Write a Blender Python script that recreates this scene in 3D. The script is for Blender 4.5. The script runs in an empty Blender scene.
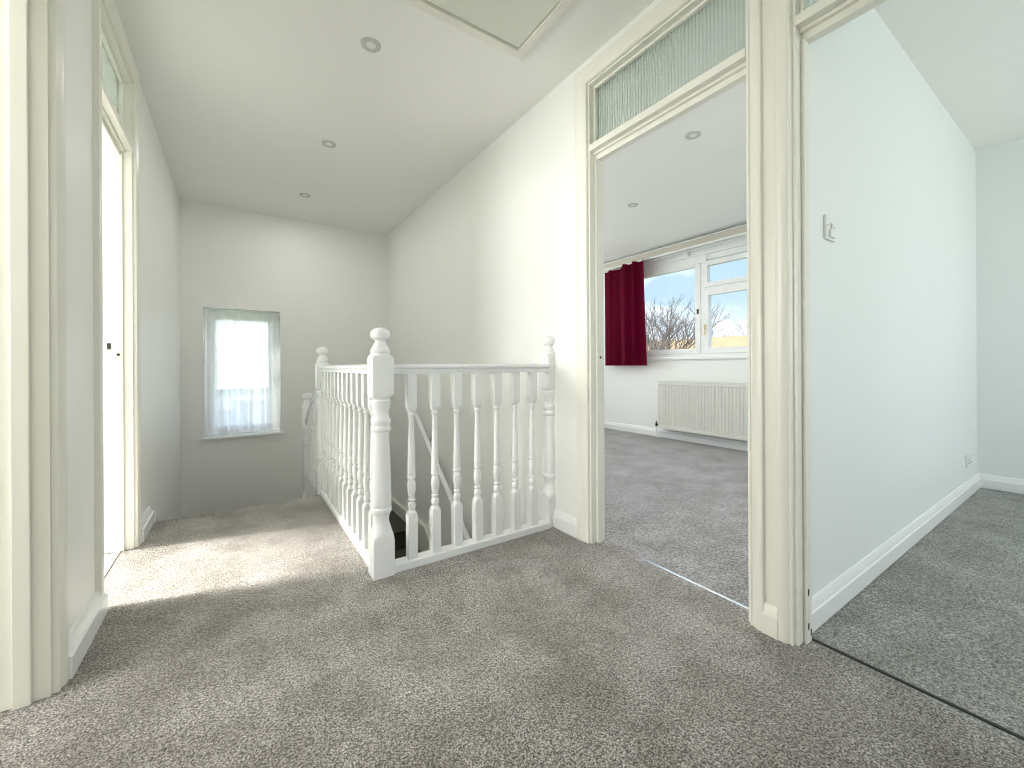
import bpy, bmesh, math, random
from mathutils import Vector, Matrix
PI = math.pi
C = bpy.context.scene.collection
sc = bpy.context.scene

# ------------------------------------------------------------------ materials
def new_mat(name):
    m = bpy.data.materials.new(name); m.use_nodes = True
    nt = m.node_tree; b = nt.nodes['Principled BSDF']
    return m, nt, b
def N(nt, t, **kw):
    n = nt.nodes.new(t)
    for k, v in kw.items():
        if k in n.inputs: n.inputs[k].default_value = v
        else: setattr(n, k, v)
    return n
def paint(name, col, rough=.4, bump=.05, scale=60, var=.03, spec=.5, coat=0):
    m, nt, b = new_mat(name)
    tc = N(nt, 'ShaderNodeTexCoord')
    n1 = N(nt, 'ShaderNodeTexNoise'); n1.inputs['Scale'].default_value = scale; n1.inputs['Detail'].default_value = 3
    n2 = N(nt, 'ShaderNodeTexNoise'); n2.inputs['Scale'].default_value = 1.7; n2.inputs['Detail'].default_value = 4
    nt.links.new(tc.outputs['Object'], n1.inputs['Vector']); nt.links.new(tc.outputs['Object'], n2.inputs['Vector'])
    mx = N(nt, 'ShaderNodeMix', data_type='RGBA')
    mx.inputs['A'].default_value = (*[c * (1 - var) for c in col], 1); mx.inputs['B'].default_value = (*[min(1, c * (1 + var)) for c in col], 1)
    nt.links.new(n2.outputs['Fac'], mx.inputs['Factor']); nt.links.new(mx.outputs['Result'], b.inputs['Base Color'])
    bp = N(nt, 'ShaderNodeBump'); bp.inputs['Strength'].default_value = bump; bp.inputs['Distance'].default_value = .004
    nt.links.new(n1.outputs['Fac'], bp.inputs['Height']); nt.links.new(bp.outputs['Normal'], b.inputs['Normal'])
    b.inputs['Roughness'].default_value = rough; b.inputs['Specular IOR Level'].default_value = spec
    b.inputs['Coat Weight'].default_value = coat
    return m
def carpet(name, dark, mid, light, patch=.35, coarse=.4):
    m, nt, b = new_mat(name)
    tc = N(nt, 'ShaderNodeTexCoord')
    fine = N(nt, 'ShaderNodeTexNoise'); fine.inputs['Scale'].default_value = 240; fine.inputs['Detail'].default_value = 2.5; fine.inputs['Roughness'].default_value = .65
    mid_n = N(nt, 'ShaderNodeTexVoronoi'); mid_n.inputs['Scale'].default_value = 210
    big = N(nt, 'ShaderNodeTexNoise'); big.inputs['Scale'].default_value = 4.2; big.inputs['Detail'].default_value = 7; big.inputs['Roughness'].default_value = .68
    for n in (fine, mid_n, big): nt.links.new(tc.outputs['Object'], n.inputs['Vector'])
    cr = N(nt, 'ShaderNodeValToRGB'); e = cr.color_ramp.elements
    e[0].position = .40; e[0].color = (*dark, 1); e[1].position = .60; e[1].color = (*light, 1)
    k = e.new(.5); k.color = (*mid, 1)
    tuft = N(nt, 'ShaderNodeTexNoise'); tuft.inputs['Scale'].default_value = 105; tuft.inputs['Detail'].default_value = 3; tuft.inputs['Roughness'].default_value = .7
    nt.links.new(tc.outputs['Object'], tuft.inputs['Vector'])
    wm = N(nt, 'ShaderNodeMix', data_type='FLOAT'); wm.inputs['Factor'].default_value = coarse
    nt.links.new(fine.outputs['Fac'], wm.inputs['A']); nt.links.new(tuft.outputs['Fac'], wm.inputs['B'])
    nt.links.new(wm.outputs['Result'], cr.inputs['Fac'])
    br = N(nt, 'ShaderNodeValToRGB'); f = br.color_ramp.elements
    f[0].position = .38; f[0].color = (1 - patch * .5, 1 - patch * .52, 1 - patch * .57, 1); f[1].position = .62; f[1].color = (1 + 0 * patch,) * 3 + (1,)
    nt.links.new(big.outputs['Fac'], br.inputs['Fac'])
    mu = N(nt, 'ShaderNodeMix', data_type='RGBA', blend_type='MULTIPLY'); mu.inputs['Factor'].default_value = 1
    nt.links.new(cr.outputs['Color'], mu.inputs['A']); nt.links.new(br.outputs['Color'], mu.inputs['B'])
    nt.links.new(mu.outputs['Result'], b.inputs['Base Color'])
    ad = N(nt, 'ShaderNodeMath', operation='ADD')
    nt.links.new(fine.outputs['Fac'], ad.inputs[0]); nt.links.new(mid_n.outputs['Distance'], ad.inputs[1])
    bp = N(nt, 'ShaderNodeBump'); bp.inputs['Strength'].default_value = .9; bp.inputs['Distance'].default_value = .006
    nt.links.new(ad.outputs[0], bp.inputs['Height']); nt.links.new(bp.outputs['Normal'], b.inputs['Normal'])
    b.inputs['Roughness'].default_value = .95; b.inputs['Specular IOR Level'].default_value = .1
    b.inputs['Sheen Weight'].default_value = .25; b.inputs['Sheen Roughness'].default_value = .5
    return m
M = {}
M['wall'] = paint('wall_paint', (.86, .865, .835), .42, .10, 45, .02, .45)
M['ceil'] = paint('ceiling_paint', (.91, .91, .885), .7, .12, 40, .02, .3)
M['cool'] = paint('cool_wall_paint', (.80, .83, .825), .45, .10, 45, .02, .45)
M['gloss'] = paint('white_gloss', (.86, .87, .865), .25, .0, 90, .01, .5)
M['cream'] = paint('cream_gloss', (.82, .81, .735), .3, .0, 60, .02, .5)
M['carpet'] = carpet('landing_carpet', (.07, .062, .052), (.37, .345, .32), (.86, .82, .79), .75, .30)
M['carpet_bed'] = carpet('bedroom_carpet', (.10, .095, .097), (.40, .385, .39), (.84, .82, .83), .6, .55)
M['carpet_grey'] = carpet('side_room_carpet', (.10, .103, .095), (.37, .375, .35), (.80, .80, .77), .6, .48)
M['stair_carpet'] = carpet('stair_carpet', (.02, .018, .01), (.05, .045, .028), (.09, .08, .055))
M['tile'] = paint('pale_tile', (.46, .455, .44), .3, .02, 20, .05)
M['plastic'] = paint('white_plastic', (.82, .83, .82), .3, .01, 20, .01)
M['rad'] = paint('radiator_enamel', (.72, .72, .66), .35, .01, 20, .01)
M['black'] = paint('black_metal', (.015, .015, .015), .4, .01, 20, .01)
M['grey'] = paint('grey_metal', (.58, .59, .56), .4, .01, 20, .01)
M['chrome'] = paint('bright_metal', (.8, .8, .8), .22, .01, 20, .01); M['chrome'].node_tree.nodes['Principled BSDF'].inputs['Metallic'].default_value = .9
M['brass'] = paint('brass', (.75, .62, .38), .3, .01, 20, .01); M['brass'].node_tree.nodes['Principled BSDF'].inputs['Metallic'].default_value = .6
M['tan'] = paint('pelmet_board', (.62, .58, .50), .5, .03, 60, .04)
M['hatch'] = paint('hatch_board', (.74, .75, .67), .5, .03, 60, .02)
M['brick'] = paint('pale_brick', (.85, .78, .84), .8, .2, 9, .25)
M['roof'] = paint('tan_roof', (.23, .165, .10), .8, .2, 3, .25)
M['slate'] = paint('pale_slate', (.6, .56, .62), .7, .1, 3, .1)
M['bark'] = paint('pale_bark', (.10, .09, .09), .8, .2, 9, .2)
M['grass'] = paint('garden_grass', (.12, .17, .07), .9, .2, 2, .3)
M['render'] = paint('white_render', (.3, .29, .27), .8, .1, 9, .1)
M['dark_glass'] = paint('dark_pane', (.08, .1, .12), .1, 0, 9, .1)

# reeded glass
m, nt, b = new_mat('reeded_glass'); b.inputs['Base Color'].default_value = (.80, .87, .83, 1); b.inputs['Roughness'].default_value = .06
b.inputs['Transmission Weight'].default_value = .82; b.inputs['IOR'].default_value = 1.45; M['reeded'] = m
# clear glass: mostly see-through with a little reflection
m, nt, b = new_mat('clear_glass'); nt.nodes.remove(b)
tr = N(nt, 'ShaderNodeBsdfTransparent'); tr.inputs['Color'].default_value = (.97, .985, .98, 1)
gl = N(nt, 'ShaderNodeBsdfGlossy'); gl.inputs['Roughness'].default_value = .02
mx = N(nt, 'ShaderNodeMixShader'); mx.inputs[0].default_value = .012
nt.links.new(tr.outputs[0], mx.inputs[1]); nt.links.new(gl.outputs[0], mx.inputs[2]); nt.links.new(mx.outputs[0], nt.nodes['Material Output'].inputs[0]); M['glass'] = m
# frosted glass of the side rooms
m, nt, b = new_mat('frosted_glass'); b.inputs['Base Color'].default_value = (.9, .93, .95, 1); b.inputs['Roughness'].default_value = .5
b.inputs['Transmission Weight'].default_value = .6; M['frost'] = m
# sheer voile
m, nt, b = new_mat('sheer_voile'); nt.nodes.remove(b)
tr = N(nt, 'ShaderNodeBsdfTransparent'); tl = N(nt, 'ShaderNodeBsdfTranslucent'); df = N(nt, 'ShaderNodeBsdfDiffuse')
tl.inputs['Color'].default_value = (.98, .98, .99, 1); df.inputs['Color'].default_value = (.9, .9, .92, 1)
m1 = N(nt, 'ShaderNodeMixShader'); m1.inputs[0].default_value = .25; m2 = N(nt, 'ShaderNodeMixShader'); m2.inputs[0].default_value = .90
nt.links.new(tl.outputs[0], m1.inputs[1]); nt.links.new(df.outputs[0], m1.inputs[2])
nt.links.new(tr.outputs[0], m2.inputs[1]); nt.links.new(m1.outputs[0], m2.inputs[2]); nt.links.new(m2.outputs[0], nt.nodes['Material Output'].inputs[0]); M['sheer'] = m
# crimson curtain, a cloth that lets some light through
m, nt, b = new_mat('crimson_cloth')
tl = N(nt, 'ShaderNodeBsdfTranslucent'); tl.inputs['Color'].default_value = (.60, .008, .22, 1)
b.inputs['Base Color'].default_value = (.13, .002, .022, 1); b.inputs['Roughness'].default_value = .6; b.inputs['Specular IOR Level'].default_value = .1; b.inputs['Sheen Weight'].default_value = .0
b.inputs['Sheen Tint'].default_value = (.9, .2, .5, 1)
mm = N(nt, 'ShaderNodeMixShader'); mm.inputs[0].default_value = .4
nt.links.new(b.outputs[0], mm.inputs[1]); nt.links.new(tl.outputs[0], mm.inputs[2]); nt.links.new(mm.outputs[0], nt.nodes['Material Output'].inputs[0]); M['crimson'] = m

# ------------------------------------------------------------------ helpers
def tag(o, label, cat, group=None):
    o['label'] = label; o['category'] = cat
    if group: o['group'] = group
    return o
def empty(name, loc, label=None, cat=None, group=None, kind=None):
    o = bpy.data.objects.new(name, None); C.objects.link(o); o.location = loc; o.empty_display_size = .05
    if label: tag(o, label, cat, group)
    if kind: o['kind'] = kind
    return o
def obj(name, bm, mat, parent=None, smooth=None, kind=None, bevel=0):
    """link bm (in world coordinates) as one mesh object, keeping it in place under its parent"""
    if bevel: 
        bmesh.ops.bevel(bm, geom=[e for e in bm.edges if len(e.link_faces) == 2 and e.calc_face_angle(0) > .6], offset=bevel, segments=2, profile=.6, affect='EDGES', clamp_overlap=True)
    bmesh.ops.recalc_face_normals(bm, faces=bm.faces)
    if smooth is not None:
        for f in bm.faces: f.smooth = True
        for e in bm.edges:
            if len(e.link_faces) == 2: e.smooth = e.calc_face_angle(0) < math.radians(smooth)
        if name in ('baluster', 'newel_post'):
            for f in bm.faces:
                f.normal_update()
                if max(abs(f.normal.x), abs(f.normal.y)) > .9995 and f.calc_area() > 1e-5: f.smooth = False
    off = Vector((0, 0, 0)); p = parent
    while p: off += p.location; p = p.parent
    # origin: at the centre of the base of the mesh
    xs = [v.co.x for v in bm.verts]; ys = [v.co.y for v in bm.verts]; zs = [v.co.z for v in bm.verts]
    org = Vector(((min(xs) + max(xs)) / 2, (min(ys) + max(ys)) / 2, min(zs)))
    bmesh.ops.translate(bm, verts=bm.verts, vec=-org)
    me = bpy.data.meshes.new(name); bm.to_mesh(me); bm.free(); me.materials.append(M[mat])
    o = bpy.data.objects.new(name, me); C.objects.link(o); o.location = org - off
    if parent: o.parent = parent
    if kind: o['kind'] = kind
    return o
def box(bm, x0, x1, y0, y1, z0, z1):
    r = bmesh.ops.create_cube(bm, size=1)
    bmesh.ops.scale(bm, verts=r['verts'], vec=(abs(x1 - x0), abs(y1 - y0), abs(z1 - z0)))
    bmesh.ops.translate(bm, verts=r['verts'], vec=((x0 + x1) / 2, (y0 + y1) / 2, (z0 + z1) / 2))
    return r['verts']
def boxes(*bs):
    bm = bmesh.new()
    for b_ in bs: box(bm, *b_)
    return bm
def loft(bm, rings, cap=True, closed=True):
    vs = [[bm.verts.new(p) for p in r] for r in rings]; n = len(rings[0])
    for a, b_ in zip(vs[:-1], vs[1:]):
        for i in range(n if closed else n - 1):
            bm.faces.new((a[i], a[(i + 1) % n], b_[(i + 1) % n], b_[i]))
    if cap: bm.faces.new(vs[0][::-1]); bm.faces.new(vs[-1])
    return vs
def extrude_path(bm, prof, pts, frames):
    """prof: list of (u,v); frames: per point (origin, U, V)"""
    loft(bm, [[o + U * u + V * v for u, v in prof] for o, U, V in frames])
def bar(bm, a, b_, prof, up=Vector((0, 0, 1))):
    a = Vector(a); b_ = Vector(b_); d = (b_ - a).normalized(); U = d.cross(up).normalized(); V = U.cross(d)
    loft(bm, [[p + U * u + V * v for u, v in prof] for p in (a, b_)])
def tube(bm, pts, r, n=10, r2=None):
    rings = []; pts = [Vector(p) for p in pts]
    for i, p in enumerate(pts):
        d = (pts[min(i + 1, len(pts) - 1)] - pts[max(i - 1, 0)]).normalized()
        u = d.cross(Vector((0, 0, 1)) if abs(d.z) < .95 else Vector((1, 0, 0))).normalized(); v = d.cross(u)
        rr = r if r2 is None else r + (r2 - r) * i / (len(pts) - 1)
        rings.append([p + (u * math.cos(2 * PI * k / n) + v * math.sin(2 * PI * k / n)) * rr for k in range(n)])
    loft(bm, rings)
def turned(bm, x, y, z0, prof, w=None, n=32, k=1.0):
    """turned post: prof of (radius, height); w = half width of the square stock the round is cut from"""
    rings = []
    for r, z in prof:
        ring = []
        for i in range(n):
            a = 2 * PI * i / n + PI / 4 * 0
            rr = r * k
            if w: rr = min(rr, w / max(abs(math.cos(a)), abs(math.sin(a))))
            ring.append(Vector((x + rr * math.cos(a), y + rr * math.sin(a), z0 + z)))
        rings.append(ring)
    loft(bm, rings)
def wall_holes(a0, a1, z0, z1, holes, put):
    """split a wall rectangle with rectangular holes into boxes; put(a0,a1,z0,z1)"""
    xs = sorted({a0, a1, *[h[0] for h in holes], *[h[1] for h in holes]})
    for u0, u1 in zip(xs[:-1], xs[1:]):
        if u0 < a0 - 1e-6 or u1 > a1 + 1e-6: continue
        hs = sorted((h[2], h[3]) for h in holes if h[0] <= u0 + 1e-6 and h[1] >= u1 - 1e-6)
        z = z0
        for h0, h1 in hs:
            if h0 > z + 1e-6: put(u0, u1, z, h0)
            z = h1
        if z < z1 - 1e-6: put(u0, u1, z, z1)
def wall_x(name, x0, x1, y0, y1, z0, z1, holes=(), mat='wall'):
    bm = bmesh.new(); wall_holes(y0, y1, z0, z1, holes, lambda a, b_, c, d: box(bm, x0, x1, a, b_, c, d))
    return obj(name, bm, mat, kind='structure')
def wall_y(name, y0, y1, x0, x1, z0, z1, holes=(), mat='wall'):
    bm = bmesh.new(); wall_holes(x0, x1, z0, z1, holes, lambda a, b_, c, d: box(bm, a, b_, y0, y1, c, d))
    return obj(name, bm, mat, kind='structure')
SK = [(0, 0), (.019, 0), (.019, .062), (.014, .066), (.0125, .072), (.009, .088), (.005, .096), (0, .098)]
def skirt(bm, a, b_, n, ma=0, mb=0, th=1):
    """skirting from a to b (xy), n = normal away from the wall; ma / mb: mitre sign at each end"""
    a = Vector((*a, 0)); b_ = Vector((*b_, 0)); n = Vector((*n, 0)); d = (b_ - a).normalized()
    loft(bm, [[p + n * v * th + d * (s * v * th) + Vector((0, 0, z)) for v, z in SK] for p, s in ((a, ma), (b_, mb))])

CH = 2.45          # ceiling
XL, XLB = -.425, -.53
XR, XRB = 1.487, 1.582
YF = 4.86          # far wall

# ------------------------------------------------------------------ shell
LIN = .025
doorL = [(.86, 1.645), (2.14, 2.757)]
doorR = [(-.19, .583), (.737, 1.503)]
DH = 2.315
hol = [(a - LIN, b_ + LIN, -.21, DH + LIN) for a, b_ in doorL]
wall_x('wall_left', XLB, XL, -1.7, YF, -2.6, CH, hol)
hor = [(a - LIN, b_ + LIN, -.21, DH + LIN) for a, b_ in doorR]
wall_x('wall_right', XR, XRB, -1.7, YF, -2.6, CH, hor)
WF = (-.255, .385, .232, 1.473)
GW = (2.0, 3.7, .9, 2.15)
wall_y('wall_far', YF, YF + .26, -2.8, 4.7, -2.6, CH, [WF, GW])
wall_y('wall_back', -1.8, -1.7, XLB, XRB, -.25, CH, [(-.1, 1.1, .9, 2.1)])
wall_y('wall_partition', .605, .70, XRB, 4.5, 0, CH, mat='cool')
BW = (.95, 3.95, .975, 2.235)     # bedroom window hole (y0,y1,z0,z1)
wall_x('wall_bedroom', 4.42, 4.70, .70, YF, -2.6, CH, [BW])
SW = (2.3, 4.1, .8, 2.15)
wall_x('wall_side', 4.50, 4.70, -2.4, .70, -2.6, CH, mat='cool')
wall_y('wall_front', -2.6, -2.4, XRB, 4.7, -2.6, CH, [SW])
AW = (.80, 1.74, .85, 2.15); TW = (2.50, 3.38, .92, 2.02)
wall_x('wall_outer', -2.8, -2.6, -1.7, YF, -2.6, CH, [AW, TW])
wall_y('wall_cross', 1.84, 1.94, -2.6, XLB, 0, CH)
wall_y('wall_bathroom', 3.55, 3.65, -2.6, XLB, 0, CH)
wall_y('wall_hall', -1.8, -1.7, -2.8, XLB, -.25, CH)
# ceilings
bm = boxes((-2.8, XR + .05, -1.8, YF + .26, CH, CH + .1), (XR + .05, 4.7, -2.6, .65, CH, CH + .1))
obj('ceiling', bm, 'ceil', kind='structure')
obj('ceiling', boxes((XRB - .05, 4.6, .65, YF + .1, 2.36, 2.47)), 'ceil', kind='structure')
# floors
TX = 1.562         # threshold line on the right wall
LX = -.485
bm = boxes((XLB + .03, XR + .04, -1.72, 1.846, -.22, 0), (LX, .565, 1.846, 3.16, -.22, 0))
obj('floor', bm, 'carpet', kind='structure')
obj('floor', boxes((TX, 4.5, .65, YF, -.22, -.003), (XR + .04, TX, .65, 1.6, -.22, 0)), 'carpet_bed', kind='structure')
obj('floor', boxes((TX, 4.55, -2.45, .65, -.22, -.003), (XR + .04, TX, -.3, .65, -.22, 0)), 'carpet_grey', kind='structure')
obj('floor', boxes((-2.62, LX, 1.9, 3.6, -.22, -.004)), 'tile', kind='structure')
obj('floor', boxes((-2.62, XLB + .03, -1.72, 1.9, -.22, -.002)), 'carpet', kind='structure')
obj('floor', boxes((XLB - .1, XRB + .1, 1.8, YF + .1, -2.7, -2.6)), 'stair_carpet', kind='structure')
# stairwell lining walls under the landing
wall_y('wall_stairwell', 1.80, 1.848, .50, XR, -2.6, -.0301)
wall_x('wall_stairwell', .50, .55, 1.848, 3.9, -2.6, -.0301)

# skirtings
bm = bmesh.new()
skirt(bm, (XL, 1.705), (XL, 2.105), (1, 0), th=1.5); skirt(bm, (XL, 2.83), (XL, 3.17), (1, 0), th=1.4); skirt(bm, (XL, -1.7), (XL, .79), (1, 0))
obj('baseboard_left', bm, 'gloss', kind='structure', smooth=35)
bm = bmesh.new()
skirt(bm, (XR, 1.585), (XR, 1.85), (-1, 0)); skirt(bm, (XR, -1.7), (XR, -.27), (-1, 0))
obj('baseboard_right', bm, 'gloss', kind='structure', smooth=35)
bm = bmesh.new(); skirt(bm, (XR - .004, .636), (XR - .004, .684), (-1, 0)); obj('baseboard_column', bm, 'cream', kind='structure', smooth=35)
obj('trim_3', boxes((XR - .005, XR + .001, .628, .694, 0, CH)), 'cream', kind='structure')
bm = bmesh.new()
skirt(bm, (XRB + .01, .605), (4.5, .605), (0, -1), 0, -1); skirt(bm, (4.5, .605), (4.5, -2.4), (-1, 0), -1, 0)
obj('baseboard_side', bm, 'gloss', kind='structure', smooth=35)
bm = bmesh.new()
skirt(bm, (4.42, .70), (4.42, YF), (-1, 0), 1, -1); skirt(bm, (4.42, YF), (XRB, YF), (0, -1), 1, 0); skirt(bm, (XRB + .06, .70), (4.42, .70), (0, 1), 0, -1)
obj('baseboard_bedroom', bm, 'gloss', kind='structure', smooth=35)

# ------------------------------------------------------------------ door frames with fanlights
AP = [(0, 0), (0, .010), (.003, .014), (.009, .015), (.013, .011), (.018, .0105), (.022, .013), (.045, .019), (.058, .021), (.072, .0205), (.078, .019), (.08, .017), (.08, 0)]
def architrave(bm, xf, n, y0, y1, zt, w0, w1, wt):
    """moulded surround: inner edges y0,y1,zt; widths; n = +-1 outward along x"""
    frames = []
    P = [(y0, 0, -w0 / .08, 0), (y0, zt, -w0 / .08, wt / .08), (y1, zt, w1 / .08, wt / .08), (y1, 0, w1 / .08, 0)]
    rings = [[Vector((xf + n * v, y + u * sy, z + u * sz)) for u, v in AP] for y, z, sy, sz in P]
    loft(bm, rings)
def door_frame(name, xf, xb, n, y0, y1, w0, w1, strike=None):
    d = -n
    root = empty(name, ((xf + xb) / 2, (y0 + y1) / 2, 0), kind='structure')
    # linings
    bm = boxes((xf, xb, y0 - LIN, y0, 0, DH + LIN), (xf, xb, y1, y1 + LIN, 0, DH + LIN), (xf, xb, y0, y1, DH, DH + LIN))
    obj('door_lining', bm, 'cream', root)
    s0, s1 = xf + d * .034, xf + d * .068
    bm = boxes((s0, s1, y0, y0 + .012, 0, 1.95), (s0, s1, y1 - .012, y1, 0, 1.95))
    obj('door_stop', bm, 'cream', root, bevel=.002)
    bm = boxes((xf + n * .004, xf + d * .026, y0, y1, 1.978, 2.010), (xf + d * .026, xf + d * .042, y0, y1, 1.968, 2.008), (xf + d * .042, xf + d * .075, y0, y1, 1.945, 2.0), (xf + d * .075, xb, y0, y1, 1.968, 2.008))
    obj('transom_bar', bm, 'cream', root, bevel=.002)
    # beading round the fanlight
    g = xf + d * .045
    bm = boxes((g, xf + d * .028, y0, y0 + .012, 2.008, DH), (g, xf + d * .028, y1 - .012, y1, 2.008, DH), (g, xf + d * .028, y0 + .012, y1 - .012, DH - .012, DH))
    obj('glazing_bead', bm, 'cream', root, bevel=.002)
    # reeded pane: half round ribs
    pitch = .0155; k = int((y1 - y0) / pitch); pts = []
    for i in range(k):
        for t in range(6):
            a = t / 6; pts.append((y0 + (i + a) * (y1 - y0) / k, .0050 * abs(math.sin(PI * a)) ))
    pts.append((y1, 0))
    bm = bmesh.new(); gx = xf + d * .052
    front = [(gx + n * v, y) for y, v in pts]; back = [(gx - n * .003, y1), (gx - n * .003, y0)]
    loop = front + back
    lo = [bm.verts.new((x, y, 2.003)) for x, y in loop]; hi = [bm.verts.new((x, y, DH)) for x, y in loop]
    for i in range(len(loop)):
        j = (i + 1) % len(loop); bm.faces.new((lo[i], lo[j], hi[j], hi[i]))
    bm.faces.new(lo[::-1]); bm.faces.new(hi)
    obj('fanlight_pane', bm, 'reeded', root, smooth=50)
    for nm, fx, nn in (('architrave', xf, n), ('architrave', xb, -n)):
        bm = bmesh.new(); architrave(bm, fx, nn, y0 - .010, y1 + .010, DH + .010, w0, w1, .078)
        obj(nm, bm, 'cream', root, smooth=32)
    if strike:
        sx, sz = strike
        yy = y1 - .0125 if abs(sx - xf) > .034 else y1
        bm = boxes((sx - .011, sx + .011, yy - .0015, yy, sz - .03, sz + .03)); sp = obj('strike_plate', bm, 'cream', root)
        bm = bmesh.new(); tube(bm, [(sx, yy - .0035, sz), (sx, yy - .0012, sz)], .0065, 10); obj('latch_hole', bm, 'black', sp)
    return root
dA = door_frame('door_1', XL, XLB, 1, *doorL[0], .06, .055)
dB = door_frame('door_2', XL, XLB, 1, *doorL[1], .060, .062, strike=(-.476, .965))
bm = boxes((-.517, -.503, 2.7435, 2.745, .99, 1.02)); obj('keep_plate', bm, 'black', dB)
dC = door_frame('door_3', XR, XRB, -1, *doorR[1], .046, .078, strike=(1.542, .94))
bm = boxes((TX - .008, TX + .006, doorR[1][0], doorR[1][1], -.001, .005)); obj('threshold_strip', bm, 'chrome', dC, bevel=.0015)
dD = door_frame('door_4', XR, XRB, -1, *doorR[0], .06, .046)
bm = boxes((TX - .007, TX + .004, doorR[0][0], doorR[0][1], -.001, .004)); obj('threshold_strip', bm, 'black', dD, bevel=.0015)
for zz, sx in ((.165, 1.529), (.055, 1.529), (.03, 1.548)):
    bm = boxes((sx - .003, sx + .003, doorR[0][1] - .0016 - (.012 if sx > 1.521 else 0), doorR[0][1] - (.012 if sx > 1.521 else 0), zz - .010, zz + .010)); obj('paint_chip', bm, 'black', dD)
bm = boxes((LX - .012, LX + .012, doorL[1][0], doorL[1][1], -.001, .004)); obj('threshold_strip', bm, 'gloss', dB, bevel=.0015)

# ------------------------------------------------------------------ balustrade
NW = .0445
NEWEL = [(.0630, 0), (.0630, .150), (.060, .166), (.052, .178), (.0450, .186), (.043, .190), (.041, .200), (.035, .218), (.0325, .236), (.034, .250), (.038, .262), (.0405, .268),
         (.0445, .274), (.0445, .288), (.040, .293), (.0425, .300), (.0432, .33), (.0425, .38), (.040, .46), (.0372, .54), (.0355, .600), (.0365, .618), (.0425, .624), (.0440, .632), (.0425, .640),
         (.038, .646), (.0400, .652), (.0425, .660), (.0425, .668), (.036, .680), (.0335, .695), (.035, .712), (.040, .730), (.0430, .742), (.0430, .752), (.038, .758), (.0445, .766),
         (.0560, .773), (.0630, .781), (.0630, .936), (.0560, .944), (.0445, .951), (.0400, .957)]
FINIAL = [(.0400, .957), (.0420, .961), (.0420, .970), (.0380, .975), (.036, .982), (.027, .998), (.0215, 1.008), (.0225, 1.013), (.031, 1.017), (.0385, 1.024), (.0418, 1.034), (.0418, 1.043), (.038, 1.054), (.028, 1.062), (.014, 1.068), (.002, 1.070)]
BW_ = .0205
BAL = [(.029, .0), (.029, .196), (.0275, .201), (.0205, .211), (.0155, .217), (.0145, .224), (.0175, .232), (.0190, .242), (.0160, .252), (.0125, .258), (.0170, .264), (.0170, .271), (.0125, .276),
       (.0145, .286), (.0180, .304), (.0200, .322), (.0190, .340), (.0150, .354), (.0135, .360), (.0190, .365), (.0190, .374), (.0168, .378), (.0182, .386), (.0178, .40), (.0168, .44), (.0154, .48),
       (.0140, .53), (.0125, .58), (.0115, .620), (.0110, .640), (.0120, .645), (.0165, .649), (.0165, .656), (.0135, .660), (.0145, .665), (.0200, .672), (.0260, .679), (.029, .686), (.029, .845)]
BX, BY = .5225, 1.8045
bal = empty('stair_balustrade', (BX, BY, 0), 'white turned wooden banister guarding the stairwell on the carpeted landing', 'banister')
def newel(x, y, parent, z=0, half=False):
    bm = bmesh.new(); turned(bm, x, y, z, NEWEL, NW, 32)
    if half:
        bmesh.ops.bisect_plane(bm, geom=bm.verts[:] + bm.edges[:] + bm.faces[:], plane_co=(XR, 0, 0), plane_no=(1, 0, 0), clear_outer=True)
        bmesh.ops.holes_fill(bm, edges=bm.edges)
    o = obj('newel_post', bm, 'gloss', parent, smooth=28)
    bm = bmesh.new(); turned(bm, x, y, z, FINIAL, None, 32)
    if half:
        bmesh.ops.bisect_plane(bm, geom=bm.verts[:] + bm.edges[:] + bm.faces[:], plane_co=(XR, 0, 0), plane_no=(1, 0, 0), clear_outer=True)
        bmesh.ops.holes_fill(bm, edges=bm.edges)
    # finial is a sub-part
    bmf = obj('finial', bm, 'gloss', o, smooth=28)
    return o
YN2 = 3.235
newel(BX, BY, bal); newel(XR - .002, BY + .022, bal, half=True); newel(BX, YN2, bal, z=-.025)
RAIL = [(-.022, -.024), (.022, -.024), (.024, -.018), (.024, -.009), (.019, -.005), (.019, -.002), (.029, .001), (.031, .006), (.029, .013), (.018, .019), (0, .021), (-.018, .019), (-.029, .013), (-.031, .006), (-.029, .001), (-.019, -.002), (-.019, -.005), (-.024, -.009), (-.024, -.018)]
for nm, a, b_ in (('handrail', (BX + NW, BY, .890), (XR - .04, BY, .890)), ('handrail', (BX, BY + NW, .890), (BX, YN2 - NW, .890))):
    bm = bmesh.new(); bar(bm, a, b_, RAIL); obj(nm, bm, 'gloss', bal, smooth=30)
BRL = [(-.031, 0), (.031, 0), (.031, .030), (.027, .034), (-.027, .034), (-.031, .030)]
BRL = [(u, v) for u, v in BRL]
for a, b_ in (((BX + NW, BY, 0), (XR - .045, BY, 0)), ((BX, BY + NW, 0), (BX, YN2 - NW, 0))):
    bm = bmesh.new(); bar(bm, a, b_, BRL); obj('base_rail', bm, 'gloss', bal, smooth=30)
bm = bmesh.new(); turned(bm, 0, 0, 0, BAL, BW_, 24)
first = obj('baluster', bm, 'gloss', bal, smooth=28)
spots = [(BX + .137 + .1135 * k, BY) for k in range(7)] + [(BX, BY + .113 * (k + 1)) for k in range(12)]
for i, (x, y) in enumerate(spots):
    o = first if i == 0 else first.copy()
    if i: C.objects.link(o); o.parent = bal
    o.location = (x - BX, y - BY, .030)

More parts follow.
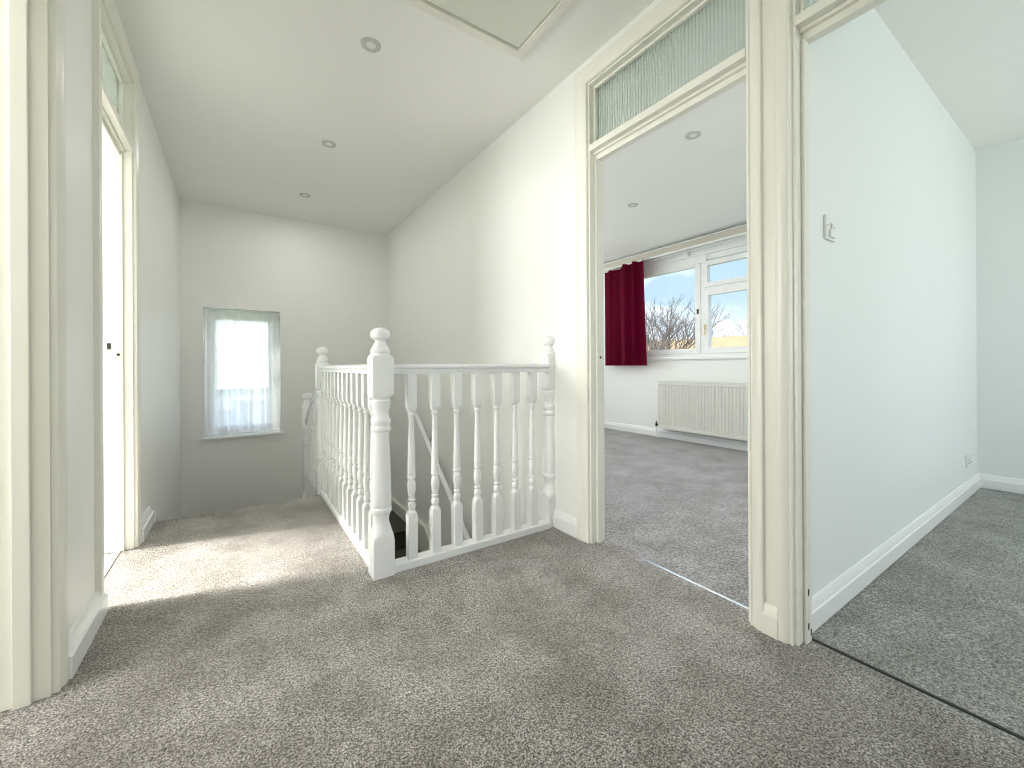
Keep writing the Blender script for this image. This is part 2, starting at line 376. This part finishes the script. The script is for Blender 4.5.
# lower flight banister round the half landing
low = empty('lower_banister', (BX, 4.0, -.72), 'white turned newel and sloping rail descending beyond the far end of landing banister', 'banister')
bm = bmesh.new(); turned(bm, BX, 4.0, -.395, NEWEL, NW, 32); box(bm, BX - NW, BX + NW, 4.0 - NW, 4.0 + NW, -.72, -.42); o = obj('newel_post', bm, 'gloss', low, smooth=28)
bm = bmesh.new(); turned(bm, BX, 4.0, -.395, FINIAL, None, 32); obj('finial', bm, 'gloss', o, smooth=28)
bm = bmesh.new(); tube_pts = []
bar(bm, (BX, YN2 + NW, .80), (BX, 4.0 - NW, .42), RAIL); obj('handrail', bm, 'gloss', low, smooth=30)
bm = bmesh.new(); bar(bm, (BX, YN2 + NW, -.03), (BX, 4.0 - NW, -.52), [(-.02, -.1), (.02, -.1), (.02, .1), (-.02, .1)]); obj('string_board', bm, 'gloss', low, bevel=.003)
for k in range(5):
    y = YN2 + .13 + .115 * k; zr = .80 - .5 * (y - YN2 - NW) - .03
    bm = bmesh.new(); turned(bm, BX, y, zr - .80, [(r, z * .80 / .845) for r, z in BAL], BW_, 24); obj('baluster', bm, 'gloss', low, smooth=28)
# staircase
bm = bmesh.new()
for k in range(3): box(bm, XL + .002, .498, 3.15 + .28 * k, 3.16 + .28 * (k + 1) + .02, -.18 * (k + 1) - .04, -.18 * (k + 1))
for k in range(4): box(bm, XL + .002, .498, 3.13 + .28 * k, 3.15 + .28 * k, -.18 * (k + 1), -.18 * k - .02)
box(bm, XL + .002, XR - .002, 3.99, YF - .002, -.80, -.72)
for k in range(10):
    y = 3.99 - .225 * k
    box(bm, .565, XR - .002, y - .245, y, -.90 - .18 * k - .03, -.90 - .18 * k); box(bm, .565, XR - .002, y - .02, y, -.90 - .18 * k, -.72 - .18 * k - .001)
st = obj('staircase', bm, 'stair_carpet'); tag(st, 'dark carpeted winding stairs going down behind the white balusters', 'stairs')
# string and skirting on the wall of the stairs
bm = bmesh.new()
prof = [(0, 0), (.03, 0), (.03, .205), (.024, .215), (.0, .220)]
def wstring(p, q): loft(bm, [[Vector((XR - u, y, z + v)) for u, v in prof] for y, z in (p, q)])
wstring((YF, -.815), (3.67, -.815)); wstring((3.67, -.815), (1.85, -.815 - 1.82 * .86))
obj('trim_1', bm, 'cream', kind='structure', smooth=30)
bm = bmesh.new()
loft(bm, [[Vector((XL + u, y, z + v)) for u, v in prof] for y, z in ((3.17, -.16), (4.1, -.75), (YF, -.75))])
obj('trim_2', bm, 'gloss', kind='structure', smooth=30)
hr = empty('wall_handrail', (XR - .05, 3.2, -.1), 'slim white sloping handrail fixed to the stair wall, seen between the balusters', 'handrail')
bm = bmesh.new()
ov = [(.024 * math.cos(2 * PI * k / 14), .024 * math.sin(2 * PI * k / 14)) for k in range(14)]
bar(bm, (1.42, 3.76, .44), (1.42, 1.95, .44 - 1.81 * .785), ov); obj('rail', bm, 'gloss', hr, smooth=40)
for y in (3.55, 2.75, 2.15):
    z = .44 - (3.76 - y) * .785
    bm = bmesh.new(); tube(bm, [(XR, y, z - .05), (XR - .03, y, z - .055), (1.425, y, z - .045), (1.42, y, z - .02)], .007, 10); o = obj('bracket', bm, 'grey', hr, smooth=40)
    bm = bmesh.new(); tube(bm, [(XR, y, z - .05), (XR - .006, y, z - .05)], .022, 16); obj('bracket_plate', bm, 'grey', o, smooth=40)

# ------------------------------------------------------------------ far window with voile
x0, x1, z0, z1 = WF
w1_ = empty('window_1', ((x0 + x1) / 2, YF + .13, z0), kind='structure')
bm = boxes((x0 - .006, x0 + .004, YF - .010, YF + .14, z0, z1), (x1 - .004, x1 + .006, YF - .010, YF + .14, z0, z1), (x0 - .006, x1 + .006, YF - .010, YF + .14, z1 - .004, z1 + .008))
obj('reveal_trim', bm, 'gloss', w1_, bevel=.001)
bm = boxes((x0 - .02, x1 + .03, YF - .028, YF + .14, z0 - .022, z0)); obj('window_sill', bm, 'gloss', w1_, bevel=.004)
ya, yb = YF + .14, YF + .20
bm = bmesh.new()
def frame_y(bm, a, b_, c, d, t, y0, y1):
    box(bm, a, a + t, y0, y1, c, d); box(bm, b_ - t, b_, y0, y1, c, d); box(bm, a + t, b_ - t, y0, y1, c, c + t); box(bm, a + t, b_ - t, y0, y1, d - t, d)
def frame_x(bm, a, b_, c, d, t, x0, x1, tb=None):
    tb = tb or t
    box(bm, x0, x1, a, a + t, c, d); box(bm, x0, x1, b_ - t, b_, c, d); box(bm, x0, x1, a + t, b_ - t, c, c + tb); box(bm, x0, x1, a + t, b_ - t, d - t, d)
frame_y(bm, x0, x1, z0, z1, .055, ya, yb); obj('window_frame', bm, 'gloss', w1_, bevel=.003)
bm = bmesh.new(); frame_y(bm, x0 + .055, x1 - .055, z0 + .055, z1 - .055, .045, ya - .012, yb - .01); obj('window_sash', bm, 'gloss', w1_, bevel=.003)
bm = boxes((x0 + .1, x1 - .1, ya + .02, ya + .026, z0 + .1, z1 - .1)); obj('pane', bm, 'glass', w1_)
bm = boxes((x1 - .095, x1 - .078, ya - .03, ya - .012, .80, .90)); box(bm, x1 - .092, x1 - .081, ya - .042, ya - .03, .74, .86); obj('window_handle', bm, 'grey', w1_, bevel=.002)
# rod and voile
rod = empty('curtain_wire', (0, YF + .05, z1 - .03), 'thin white rod across the top of small far window', 'curtain rod')
bm = bmesh.new(); tube(bm, [(x0 + .004, YF + .05, z1 - .03), (x1 - .004, YF + .05, z1 - .03)], .005, 10); obj('rod', bm, 'gloss', rod, smooth=40)
for xx in (x0 + .008, x1 - .008):
    bm = bmesh.new(); box(bm, xx - .004, xx + .004, YF + .038, YF + .062, z1 - .045, z1 - .015); obj('hook', bm, 'gloss', rod, bevel=.001)
random.seed(4)
bm = bmesh.new(); nx, nz = 150, 26; ph = [random.uniform(0, 6.28) for _ in range(6)]
grid = []
for j in range(nz + 1):
    t = j / nz; z = (z1 - .012) + (z0 + .012 - z1 + .012) * t; row = []
    for i in range(nx + 1):
        s = i / nx; x = x0 + .012 + (x1 - x0 - .024) * s
        amp = .008 + .020 * min(1, t * 2)
        g = math.sin(s * 46 + ph[0] + .9 * math.sin(s * 9 + ph[1]) + t * .8) + .45 * math.sin(s * 88 + ph[2] - t * .8) * (1 - .6 * t) + .3 * math.sin(s * 21 + ph[3] + 2.2 * t)
        if t < .07: g = math.sin(s * 150 + ph[4]) * .8 + .3 * g
        y = YF + .05 + amp * g * (.8 if t > .05 else .5)
        x += .012 * math.sin(s * 23 + ph[5]) * t
        row.append(bm.verts.new((x, y, z)))
    grid.append(row)
for j in range(nz):
    for i in range(nx): bm.faces.new((grid[j][i], grid[j][i + 1], grid[j + 1][i + 1], grid[j + 1][i]))
o = obj('voile_curtain', bm, 'sheer', smooth=80); tag(o, 'sheer white gathered voile curtain covering the small far window', 'curtain')

# ------------------------------------------------------------------ bedroom window
y0, y1, z0, z1 = BW
w2 = empty('window_2', (4.5, (y0 + y1) / 2, z0), kind='structure')
fa, fb = 4.47, 4.535
bm = bmesh.new(); frame_x(bm, y0, y1, z0, z1 - .075, .06, fa, fb)
for yy in (2.715, 2.03): box(bm, fa, fb, yy - .032, yy + .032, z0 + .06, z1 - .135)
box(bm, fa + .006, fb, 2.06, 2.695, 1.745, 1.80)
obj('window_frame', bm, 'gloss', w2, bevel=.004)
obj('head_board', boxes((4.435, 4.56, y0, y1, z1 - .075, z1)), 'gloss', w2, bevel=.003)
def sash(a, b_, c, d, t=.045):
    bm = bmesh.new(); frame_x(bm, a, b_, c, d, t, fa - .014, fb - .012); s = obj('window_sash', bm, 'gloss', w2, bevel=.004)
    bm = boxes((fa + .02, fa + .026, a + t - .002, b_ - t + .002, c + t - .002, d - t + .002)); obj('pane', bm, 'glass', s)
    return s
s1 = sash(2.735, 3.90, 1.03, 2.105, .062)
bm = boxes((fa - .02, fa - .002, 2.66, 3.95, 2.07, z1 - .07)); obj('trim_board', bm, 'gloss', w2, bevel=.003)
s2 = sash(2.06, 2.70, 1.03, 1.755, .065)
s3 = sash(2.06, 2.70, 1.785, 2.08, .052)
s4 = sash(1.0, 2.0, 1.03, 2.10, .062)
bm = boxes((4.40, 4.5, y0 - .02, y1 + .02, z0 - .012, z0 + .018)); obj('window_sill', bm, 'gloss', w2, bevel=.004)
bm = boxes((fa - .030, fa - .014, 2.664, 2.682, 1.30, 1.36)); box(bm, fa - .042, fa - .028, 2.667, 2.679, 1.235, 1.345); obj('casement_handle', bm, 'brass', s2, bevel=.002)
bm = boxes((fa - .026, fa - .014, 2.752, 2.772, 1.49, 1.545)); obj('vent_catch', bm, 'black', s1, bevel=.002)
# curtain track with board
tr = empty('curtain_track', (4.35, 2.6, 2.33), 'long double curtain track and pale board above bedroom window', 'curtain track')
obj('board', boxes((4.325, 4.345, .9, 4.25, 2.245, 2.315)), 'tan', tr, bevel=.002)
obj('top_cover', boxes((4.30, 4.42, .9, 4.25, 2.315, 2.325)), 'gloss', tr, bevel=.002)
bm = boxes((4.30, 4.314, .9, 4.22, 2.225, 2.247)); obj('rail', bm, 'gloss', tr, bevel=.002)
bm = boxes((4.365, 4.378, .9, 4.22, 2.215, 2.233)); obj('rail', bm, 'gloss', tr, bevel=.002)
for yy in (1.6, 2.85, 3.9):
    bm = boxes((4.30, 4.42, yy - .012, yy + .012, 2.236, 2.244)); box(bm, 4.41, 4.42, yy - .012, yy + .012, 2.17, 2.244); obj('bracket', bm, 'grey', tr, bevel=.001)
# curtain
bm = bmesh.new(); rows = []; ns, nz = 160, 20
for j in range(nz + 1):
    t = j / nz; z = 2.235 - t * (2.235 - .895); row = []
    for i in range(ns + 1):
        s = i / ns; y = 4.06 - s * (.70 + .05 * t)
        a = s * 2 * PI * 3.7 + .5 * math.sin(s * 7 + 1)
        x = 4.285 + (.045 * math.sin(a) + .010 * math.sin(2.3 * a + 1 + t)) * (.8 + .3 * t)
        zz = z - (.04 * (1 - t) if s < .5 else 0)
        row.append((x, y + .008 * math.cos(a), zz))
    rows.append(row)
th = .004
f = [[bm.verts.new(p) for p in r] for r in rows]; bk = [[bm.verts.new((p[0] + th, p[1], p[2])) for p in r] for r in rows]
for j in range(nz):
    for i in range(ns):
        bm.faces.new((f[j][i], f[j][i + 1], f[j + 1][i + 1], f[j + 1][i])); bm.faces.new((bk[j][i + 1], bk[j][i], bk[j + 1][i], bk[j + 1][i + 1]))
for i in range(ns):
    bm.faces.new((f[0][i], bk[0][i], bk[0][i + 1], f[0][i + 1])); bm.faces.new((f[nz][i + 1], bk[nz][i + 1], bk[nz][i], f[nz][i]))
for j in range(nz):
    bm.faces.new((f[j][0], f[j + 1][0], bk[j + 1][0], bk[j][0])); bm.faces.new((f[j][ns], bk[j][ns], bk[j + 1][ns], f[j + 1][ns]))
o = obj('crimson_curtain', bm, 'crimson', smooth=60); tag(o, 'crimson pleated curtain hanging at left end of bedroom window', 'curtain')

# radiator
ry0, ry1, rz0, rz1 = 1.55, 3.20, .125, .70
rd = empty('radiator', (4.35, (ry0 + ry1) / 2, rz0), 'cream ribbed panel radiator under the bedroom window', 'radiator')
bm = bmesh.new(); pts = []; k = 42
for i in range(k):
    ya_ = ry0 + .02 + (ry1 - ry0 - .04) * i / k; p = (ry1 - ry0 - .04) / k
    pts += [(ya_, 0), (ya_ + p * .30, 0), (ya_ + p * .42, .013), (ya_ + p * .88, .013)]
pts = [(ry0, 0)] + pts + [(ry1, 0)]
lv = [(rz0, 0), (rz0 + .035, 0), (rz0 + .05, 1), (rz1 - .05, 1), (rz1 - .035, 0), (rz1 - .004, 0)]
g = [[bm.verts.new((4.315 + v * s, y, z)) for y, v in pts] for z, s in lv]
for j in range(len(lv) - 1):
    for i in range(len(pts) - 1): bm.faces.new((g[j][i], g[j][i + 1], g[j + 1][i + 1], g[j + 1][i]))
box(bm, 4.325, 4.330, ry0, ry1, rz0, rz1 - .004)
obj('front_panel', bm, 'rad', rd, smooth=25)
bm = boxes((4.372, 4.378, ry0, ry1, rz0 + .01, rz1 - .006)); obj('rear_panel', bm, 'rad', rd)
for ys in (ry1 + .001, ry0 - .001):
    bm = boxes((4.313, 4.385, ys - .002, ys + .002, rz0 + .02, rz1)); obj('side_panel', bm, 'rad', rd, bevel=.001)
bm = bmesh.new(); box(bm, 4.311, 4.317, ry0 - .003, ry1 + .003, rz1 - .008, rz1 + .006); box(bm, 4.381, 4.387, ry0 - .003, ry1 + .003, rz1 - .008, rz1 + .006)
for i in range(60):
    yy = ry0 + (ry1 - ry0) * (i + .5) / 60; box(bm, 4.317, 4.381, yy - .005, yy + .005, rz1 - .002, rz1 + .003)
obj('top_grille', bm, 'rad', rd)
bm = bmesh.new(); tube(bm, [(4.345, ry1 + .055, -.003), (4.345, ry1 + .055, rz0 + .02)], .008, 10); obj('pipe', bm, 'gloss', rd, smooth=40)
bm = bmesh.new(); tube(bm, [(4.345, ry1 + .055, rz0 + .015), (4.345, ry1 + .055, rz0 + .05)], .013, 12); tube(bm, [(4.345, ry1 + .003, rz0 + .035), (4.345, ry1 + .055, rz0 + .035)], .010, 12); v_ = obj('valve', bm, 'black', rd, smooth=40)
bm = bmesh.new(); tube(bm, [(4.345, ry1 + .055, rz0 + .05), (4.345, ry1 + .055, rz0 + .075)], .007, 12); obj('valve_head', bm, 'black', v_, smooth=40)

# ------------------------------------------------------------------ ceiling fittings
def downlight(x, y, z, label, group):
    e = empty('downlight', (x, y, z), label, 'ceiling light', group)
    bm = bmesh.new()
    pr = [(.047, 0), (.047, -.002), (.044, -.005), (.039, -.0055), (.036, -.003), (.034, -.0005), (.034, 0)]
    n = 32; rings = [[Vector((x + r * math.cos(2 * PI * k / n), y + r * math.sin(2 * PI * k / n), z + h)) for k in range(n)] for r, h in pr]
    loft(bm, rings, cap=False); obj('trim_ring', bm, 'grey', e, smooth=50)
    bm = bmesh.new(); tube(bm, [(x, y, z - .0015), (x, y, z + .0)], .034, 28); r_ = obj('reflector', bm, 'grey', e, smooth=30)
    bm = bmesh.new()
    pr = [(.022, -.0015), (.021, -.004), (.012, -.005), (.004, -.0052)]
    loft(bm, [[Vector((x + r * math.cos(2 * PI * k / n), y + r * math.sin(2 * PI * k / n), z + h)) for k in range(n)] for r, h in pr]); obj('lamp', bm, 'plastic', e, smooth=50)
for x, y, lab in ((.548, 2.02, 'round recessed spotlight in the landing ceiling nearest the loft hatch'), (.546, 3.08, 'middle one of three recessed spotlights in landing ceiling'), (.526, 4.117, 'recessed spotlight in the landing ceiling nearest the small far window')):
    downlight(x, y, CH, lab, 'recessed landing spotlights')
for x, y, lab in ((2.42, 1.526, 'recessed bedroom spotlight nearest the doorway'), (3.014, 2.496, 'recessed bedroom spotlight closer to the crimson curtain')):
    downlight(x, y, 2.36, lab, 'recessed bedroom spotlights')
hx0, hx1, hy0, hy1 = .50, 1.20, 1.0, 1.69
lh = empty('loft_hatch', ((hx0 + hx1) / 2, (hy0 + hy1) / 2, CH), 'square loft hatch with moulded cream frame in the landing ceiling', 'hatch')
bm = bmesh.new(); HP = [(0, 0), (0, -.026), (.010, -.028), (.030, -.022), (.046, -.014), (.058, -.008), (.058, 0)]
fr = []
w = .055
for cx, cy, sx, sy in ((hx0 + w, hy0 + w, -1, -1), (hx1 - w, hy0 + w, 1, -1), (hx1 - w, hy1 - w, 1, 1), (hx0 + w, hy1 - w, -1, 1), (hx0 + w, hy0 + w, -1, -1)):
    fr.append([Vector((cx + sx * u, cy + sy * u, CH + v)) for u, v in HP])
loft(bm, fr, cap=False); bmesh.ops.remove_doubles(bm, verts=bm.verts, dist=1e-5)
obj('hatch_frame', bm, 'cream', lh, smooth=30)
obj('hatch_panel', boxes((hx0 + w + .004, hx1 - w - .004, hy0 + w + .004, hy1 - w - .004, CH - .016, CH - .001)), 'hatch', lh, bevel=.002)
bm = boxes((hx0 + w, hx1 - w, hy0 + w, hy1 - w, CH - .0009, CH - .0001)); obj('shadow_gap', bm, 'black', lh)

# switch and socket
sw = empty('light_switch', (1.80, .605, 1.35), 'white square light switch on the side room wall by door frame', 'light switch')
obj('plate', boxes((1.762, 1.848, .596, .605, 1.352, 1.438)), 'plastic', sw, bevel=.003)
bm = bmesh.new(); box(bm, 1.782, 1.828, .588, .597, 1.360, 1.388); obj('rocker', bm, 'gloss', sw, bevel=.002)
bm = bmesh.new(); box(bm, 1.800, 1.808, .592, .597, 1.388, 1.412); obj('toggle', bm, 'grey', sw, bevel=.001)
for xx in (1.775, 1.835):
    bm = bmesh.new(); tube(bm, [(xx, .5965, 1.402), (xx, .5945, 1.402)], .004, 10); obj('screw', bm, 'grey', sw)
so = empty('power_socket', (4.17, .605, .2), 'small double power socket low on the side room wall', 'socket')
obj('plate', boxes((4.10, 4.246, .595, .605, .195, .281)), 'plastic', so, bevel=.003)
for xx in (4.14, 4.206):
    obj('socket_holes', boxes((xx - .004, xx + .004, .5935, .5955, .238, .248), (xx - .013, xx - .006, .5935, .5955, .218, .224), (xx + .006, xx + .013, .5935, .5955, .218, .224)), 'black', so)
    obj('rocker', boxes((xx - .008, xx + .008, .591, .5955, .258, .272)), 'gloss', so, bevel=.001)

# ------------------------------------------------------------------ outside
GZ = -2.95
obj('ground', boxes((-60, 90, -60, 90, GZ - .2, GZ)), 'grass', kind='structure')
def house(name, x, y, w, l, hw, hr_, label, rot=0):
    e = empty(name, (x, y, GZ), label, 'house', 'houses beyond the windows')
    bm = boxes((x - w / 2, x + w / 2, y - l / 2, y + l / 2, GZ, GZ + hw)); obj('wall', bm, 'render' if hr_ > 0 else 'brick', e)
    bm = bmesh.new(); z0 = GZ + hw; ov_ = .4
    A = [(x - w / 2 - ov_, y - l / 2 - ov_, z0), (x + w / 2 + ov_, y - l / 2 - ov_, z0), (x + w / 2 + ov_, y + l / 2 + ov_, z0), (x - w / 2 - ov_, y + l / 2 + ov_, z0)]
    R = [(x, y - l / 2 - ov_, z0 + abs(hr_)), (x, y + l / 2 + ov_, z0 + abs(hr_))]
    v = [bm.verts.new(p) for p in A + R]
    for q in ((0, 1, 2, 3), (0, 4, 5, 3), (1, 2, 5, 4), (0, 1, 4), (2, 3, 5)): bm.faces.new([v[i] for i in q])
    rf = obj('roof', bm, 'roof', e)
    bm = boxes((x - .3, x + .3, y + l * .2, y + l * .2 + .9, z0 + abs(hr_) * .6, z0 + abs(hr_) + .7)); obj('chimney', bm, 'brick', rf)
    for k in range(3):
        yy = y - l / 2 + l * (k + .5) / 3
        bm = boxes((x - w / 2 - .03, x - w / 2 + .02, yy - .6, yy + .6, GZ + 1.0, GZ + 2.1)); wf = obj('window', bm, 'gloss', e)
        bm = boxes((x - w / 2 - .04, x - w / 2 - .029, yy - .5, yy + .5, GZ + 1.1, GZ + 2.0)); obj('pane', bm, 'dark_glass', wf)
    return e
house('house', 29, 15.2, 8, 9, 3.1, 2.75, 'pale house with a low tan roof beyond the bedroom window, right of the bare trees')
house('house', 34, 25, 8, 8.5, 3.1, 3.1, 'pale house with tan roof behind the bare trees outside bedroom window')
# neighbour seen through the voile
e = empty('neighbour_house', (2, 27, GZ), 'low pale house faintly seen through the sheer curtain of the far window', 'house')
bm = boxes((-8, 12, 24, 32, GZ, -1.15)); obj('wall', bm, 'brick', e)
bm = bmesh.new(); v = [bm.verts.new(p) for p in ((-8.3, 23.7, -1.15), (12.3, 23.7, -1.15), (12.3, 32.3, -1.15), (-8.3, 32.3, -1.15), (-8.3, 28, -.7), (12.3, 28, -.7))]
for q in ((0, 1, 2, 3), (0, 1, 5, 4), (3, 2, 5, 4), (0, 3, 4), (1, 2, 5)): bm.faces.new([v[i] for i in q])
obj('roof', bm, 'slate', e)
for xx in (-2.4, .6, 3.0):
    wf = obj('window', boxes((xx - .7, xx + .7, 23.95, 24.02, -2.0, -.7)), 'gloss', e); obj('pane', boxes((xx - .6, xx + .6, 23.94, 23.952, -1.9, -.8)), 'dark_glass', wf)
def tree(x, y, h, seed, label):
    random.seed(seed); e = empty('bare_tree', (x, y, GZ), label, 'tree', 'bare trees beyond the bedroom window')
    bt = bmesh.new(); br_ = bmesh.new()
    tube(bt, [(x, y, GZ), (x + .05, y + .05, GZ + h * .2), (x, y + .1, GZ + h * .42)], .16, 8, .10)
    def grow(p, d, L, r, lv):
        q = p + d * L * .5 + Vector((random.uniform(-.05, .05), random.uniform(-.05, .05), .03)) * L; q2 = q + (d + Vector((0, 0, .12))).normalized() * L * .5
        tube(br_, [p, q, q2], r, 4, r * .62)
        if lv == 0: return
        for _ in range(3 if lv > 1 else 4):
            nd = (d + Vector((random.uniform(-.75, .75), random.uniform(-.75, .75), random.uniform(-.15, .55)))).normalized()
            grow(q2 if random.random() < .6 else q, nd, L * .7, r * .6, lv - 1)
    for k in range(6):
        a = k * 1.05 + random.random(); zz = GZ + h * (.25 + .03 * k)
        grow(Vector((x, y + .08, zz)), Vector((math.cos(a) * .7, math.sin(a) * .7, .8)).normalized(), h * .22, .06, 4)
    obj('trunk', bt, 'bark', e, smooth=60); obj('branches', br_, 'bark', e)
tree(18, 14.6, 8.2, 1, 'leftmost bare tree seen through bedroom window beside the curtain')
tree(21.5, 15.3, 8.6, 2, 'middle bare tree seen through the left bedroom pane')
tree(22.3, 16.1, 8.6, 5, 'bare tree nearest the window mullion in the left bedroom pane')
tree(45, 20.6, 11.0, 7, 'small distant bare tree above the tan roof in the right pane')

# ------------------------------------------------------------------ hidden windows of the other rooms (assumed openings; area lights below stand in for daylight)
def plain_window(name, x, y0, y1, z0, z1, d):
    e = empty(name, (x, (y0 + y1) / 2, z0), kind='structure')
    bm = bmesh.new(); frame_x(bm, y0, y1, z0, z1, .05, x - .03, x + .03); obj('window_frame', bm, 'gloss', e, bevel=.003)
plain_window('added_window_3', -2.68, *AW, 1)
obj('sun_block_panel', boxes((-2.645, -2.635, AW[0] + .02, AW[1] - .02, AW[2] + .02, AW[3] - .02)), 'plastic', bpy.data.objects['added_window_3'])  # unseen panel added to keep the sun from entering this opening
plain_window('window_4', -2.68, *TW, 1);
e = empty('window_5', (3.2, -2.5, .8), kind='structure'); bm = bmesh.new(); frame_y(bm, *SW, .05, -2.54, -2.48); obj('window_frame', bm, 'gloss', e, bevel=.003)
e = empty('added_window_7', (2.85, YF + .2, .9), kind='structure'); bm = bmesh.new(); frame_y(bm, *GW, .05, YF + .15, YF + .2); obj('window_frame', bm, 'gloss', e, bevel=.003)  # unseen bedroom opening added to carry extra light in
e = empty('added_window_6', (.5, -1.75, .9), kind='structure'); bm = bmesh.new(); frame_y(bm, -.1, 1.1, .9, 2.1, .05, -1.78, -1.72); obj('window_frame', bm, 'gloss', e, bevel=.003)  # unseen opening added behind the camera for fill

# ------------------------------------------------------------------ light
def area(name, loc, rot, sx, sy, power, col=(1, 1, 1), spread=180):
    l = bpy.data.lights.new(name, 'AREA'); l.shape = 'RECTANGLE'; l.size = sx; l.size_y = sy; l.energy = power; l.color = col; l.spread = math.radians(spread)
    o = bpy.data.objects.new(name, l); C.objects.link(o); o.location = loc; o.rotation_euler = rot; return o
R90 = PI / 2
K = 1.0
# area light local -Z is the emission direction
area('added_fill_room', (-2.58, 1.27, 1.5), (0, -R90, 0), 1.2, .9, 52 * K, (1, .99, .96))  # added fill through the near left doorway, in front of a closed panel
area('daylight_bath_window', (-2.58, 3.06, 1.45), (0, -R90, 0), 1.0, .55, 50 * K, (1, .99, .96))
area('daylight_side_window', (3.2, -2.39, 1.5), (R90, 0, 0), 1.7, 1.3, 24 * K, (.95, .99, 1))
area('added_fill_back', (.5, -1.69, 1.5), (R90, 0, 0), 1.1, 1.1, 5 * K, (1, 1, .97))  # weak fill added from behind the camera
area('added_fill_gable', (2.85, YF - .01, 1.5), (-R90, 0, 0), 1.6, 1.2, 15 * K, (.96, .98, 1))  # fill added to brighten the bedroom from its unseen end
def portal(loc, rot, sx, sy):
    o = area('sky_portal', loc, rot, sx, sy, 1); o.data.cycles.is_portal = True
portal((4.62, 2.45, 1.6), (0, R90, 0), 1.2, 2.9); portal((.065, YF + .24, .85), (-R90, 0, 0), .62, 1.22)
for x, y, z, p in ((.548, 2.02, CH, 1), (.546, 3.08, CH, 2), (.526, 4.117, CH, 3), (2.42, 1.526, 2.36, 9), (3.014, 2.496, 2.36, 9)):
    l = bpy.data.lights.new('downlight_fill', 'AREA'); l.shape = 'DISK'; l.size = .04; l.energy = p * K * 1.0; l.color = (1, .98, .94)  # added fill under each downlight; the fittings themselves are unlit
    o = bpy.data.objects.new('downlight_fill', l); C.objects.link(o); o.location = (x, y, z - .012)
s = bpy.data.lights.new('sun', 'SUN'); s.energy = 13; s.angle = math.radians(9); s.color = (1, .95, .86)
o = bpy.data.objects.new('sun', s); C.objects.link(o); o.rotation_euler = Vector((1, -.26, -.64)).to_track_quat('-Z', 'Y').to_euler()

w = bpy.data.worlds.new('sky'); sc.world = w; w.use_nodes = True; nt = w.node_tree
bg = nt.nodes['Background']
tc = N(nt, 'ShaderNodeTexCoord'); sp = N(nt, 'ShaderNodeSeparateXYZ'); nt.links.new(tc.outputs['Generated'], sp.inputs[0])
cr = N(nt, 'ShaderNodeValToRGB'); e = cr.color_ramp.elements
e[0].position = 0; e[0].color = (.92, .93, .98, 1); e[1].position = .5; e[1].color = (.26, .44, .72, 1); k = e.new(.14); k.color = (.42, .56, .74, 1)
nt.links.new(sp.outputs['Z'], cr.inputs['Fac'])
ns = N(nt, 'ShaderNodeTexNoise'); ns.inputs['Scale'].default_value = 5; ns.inputs['Detail'].default_value = 6
mp = N(nt, 'ShaderNodeMapping'); mp.inputs['Scale'].default_value = (1, 1, 2.6); nt.links.new(tc.outputs['Generated'], mp.inputs[0]); nt.links.new(mp.outputs[0], ns.inputs['Vector'])
c2 = N(nt, 'ShaderNodeValToRGB'); c2.color_ramp.elements[0].position = .50; c2.color_ramp.elements[1].position = .68
nt.links.new(ns.outputs['Fac'], c2.inputs['Fac'])
mx = N(nt, 'ShaderNodeMix', data_type='RGBA'); mx.inputs['B'].default_value = (.95, .97, 1, 1)
nt.links.new(c2.outputs['Color'], mx.inputs['Factor']); nt.links.new(cr.outputs['Color'], mx.inputs['A']); nt.links.new(mx.outputs['Result'], bg.inputs['Color'])
# the sky is hazier and much brighter towards the far gable
mr = N(nt, 'ShaderNodeMapRange', interpolation_type='SMOOTHSTEP'); mr.inputs['From Min'].default_value = .72; mr.inputs['From Max'].default_value = 1.0
mr.inputs['To Min'].default_value = 1.25; mr.inputs['To Max'].default_value = 4.6
nt.links.new(sp.outputs['Y'], mr.inputs['Value']); nt.links.new(mr.outputs['Result'], bg.inputs['Strength'])

# ------------------------------------------------------------------ camera
cam = bpy.data.cameras.new('camera'); co = bpy.data.objects.new('camera', cam); C.objects.link(co); sc.camera = co
cam.sensor_fit = 'HORIZONTAL'; cam.sensor_width = 36; cam.lens = 36 * 411.6 / 1024; cam.clip_start = .02; cam.clip_end = 300
cam.shift_y = -18.2 / 1024
co.matrix_world = Matrix.Translation((0, 0, .9)) @ Matrix.Rotation(-.5912, 4, 'Z') @ Matrix.Rotation(PI / 2, 4, 'X') @ Matrix.Rotation(-.0054, 4, 'Z')

vs = sc.view_settings; vs.view_transform = 'Standard'; vs.look = 'None'; vs.exposure = .38; vs.gamma = 1; vs.use_curve_mapping = False
sc.cycles.use_denoising = True; sc.cycles.filter_width = 1.0
sc.cycles.max_bounces = 14; sc.cycles.diffuse_bounces = 8; sc.cycles.transparent_max_bounces = 12; sc.cycles.sample_clamp_indirect = 6
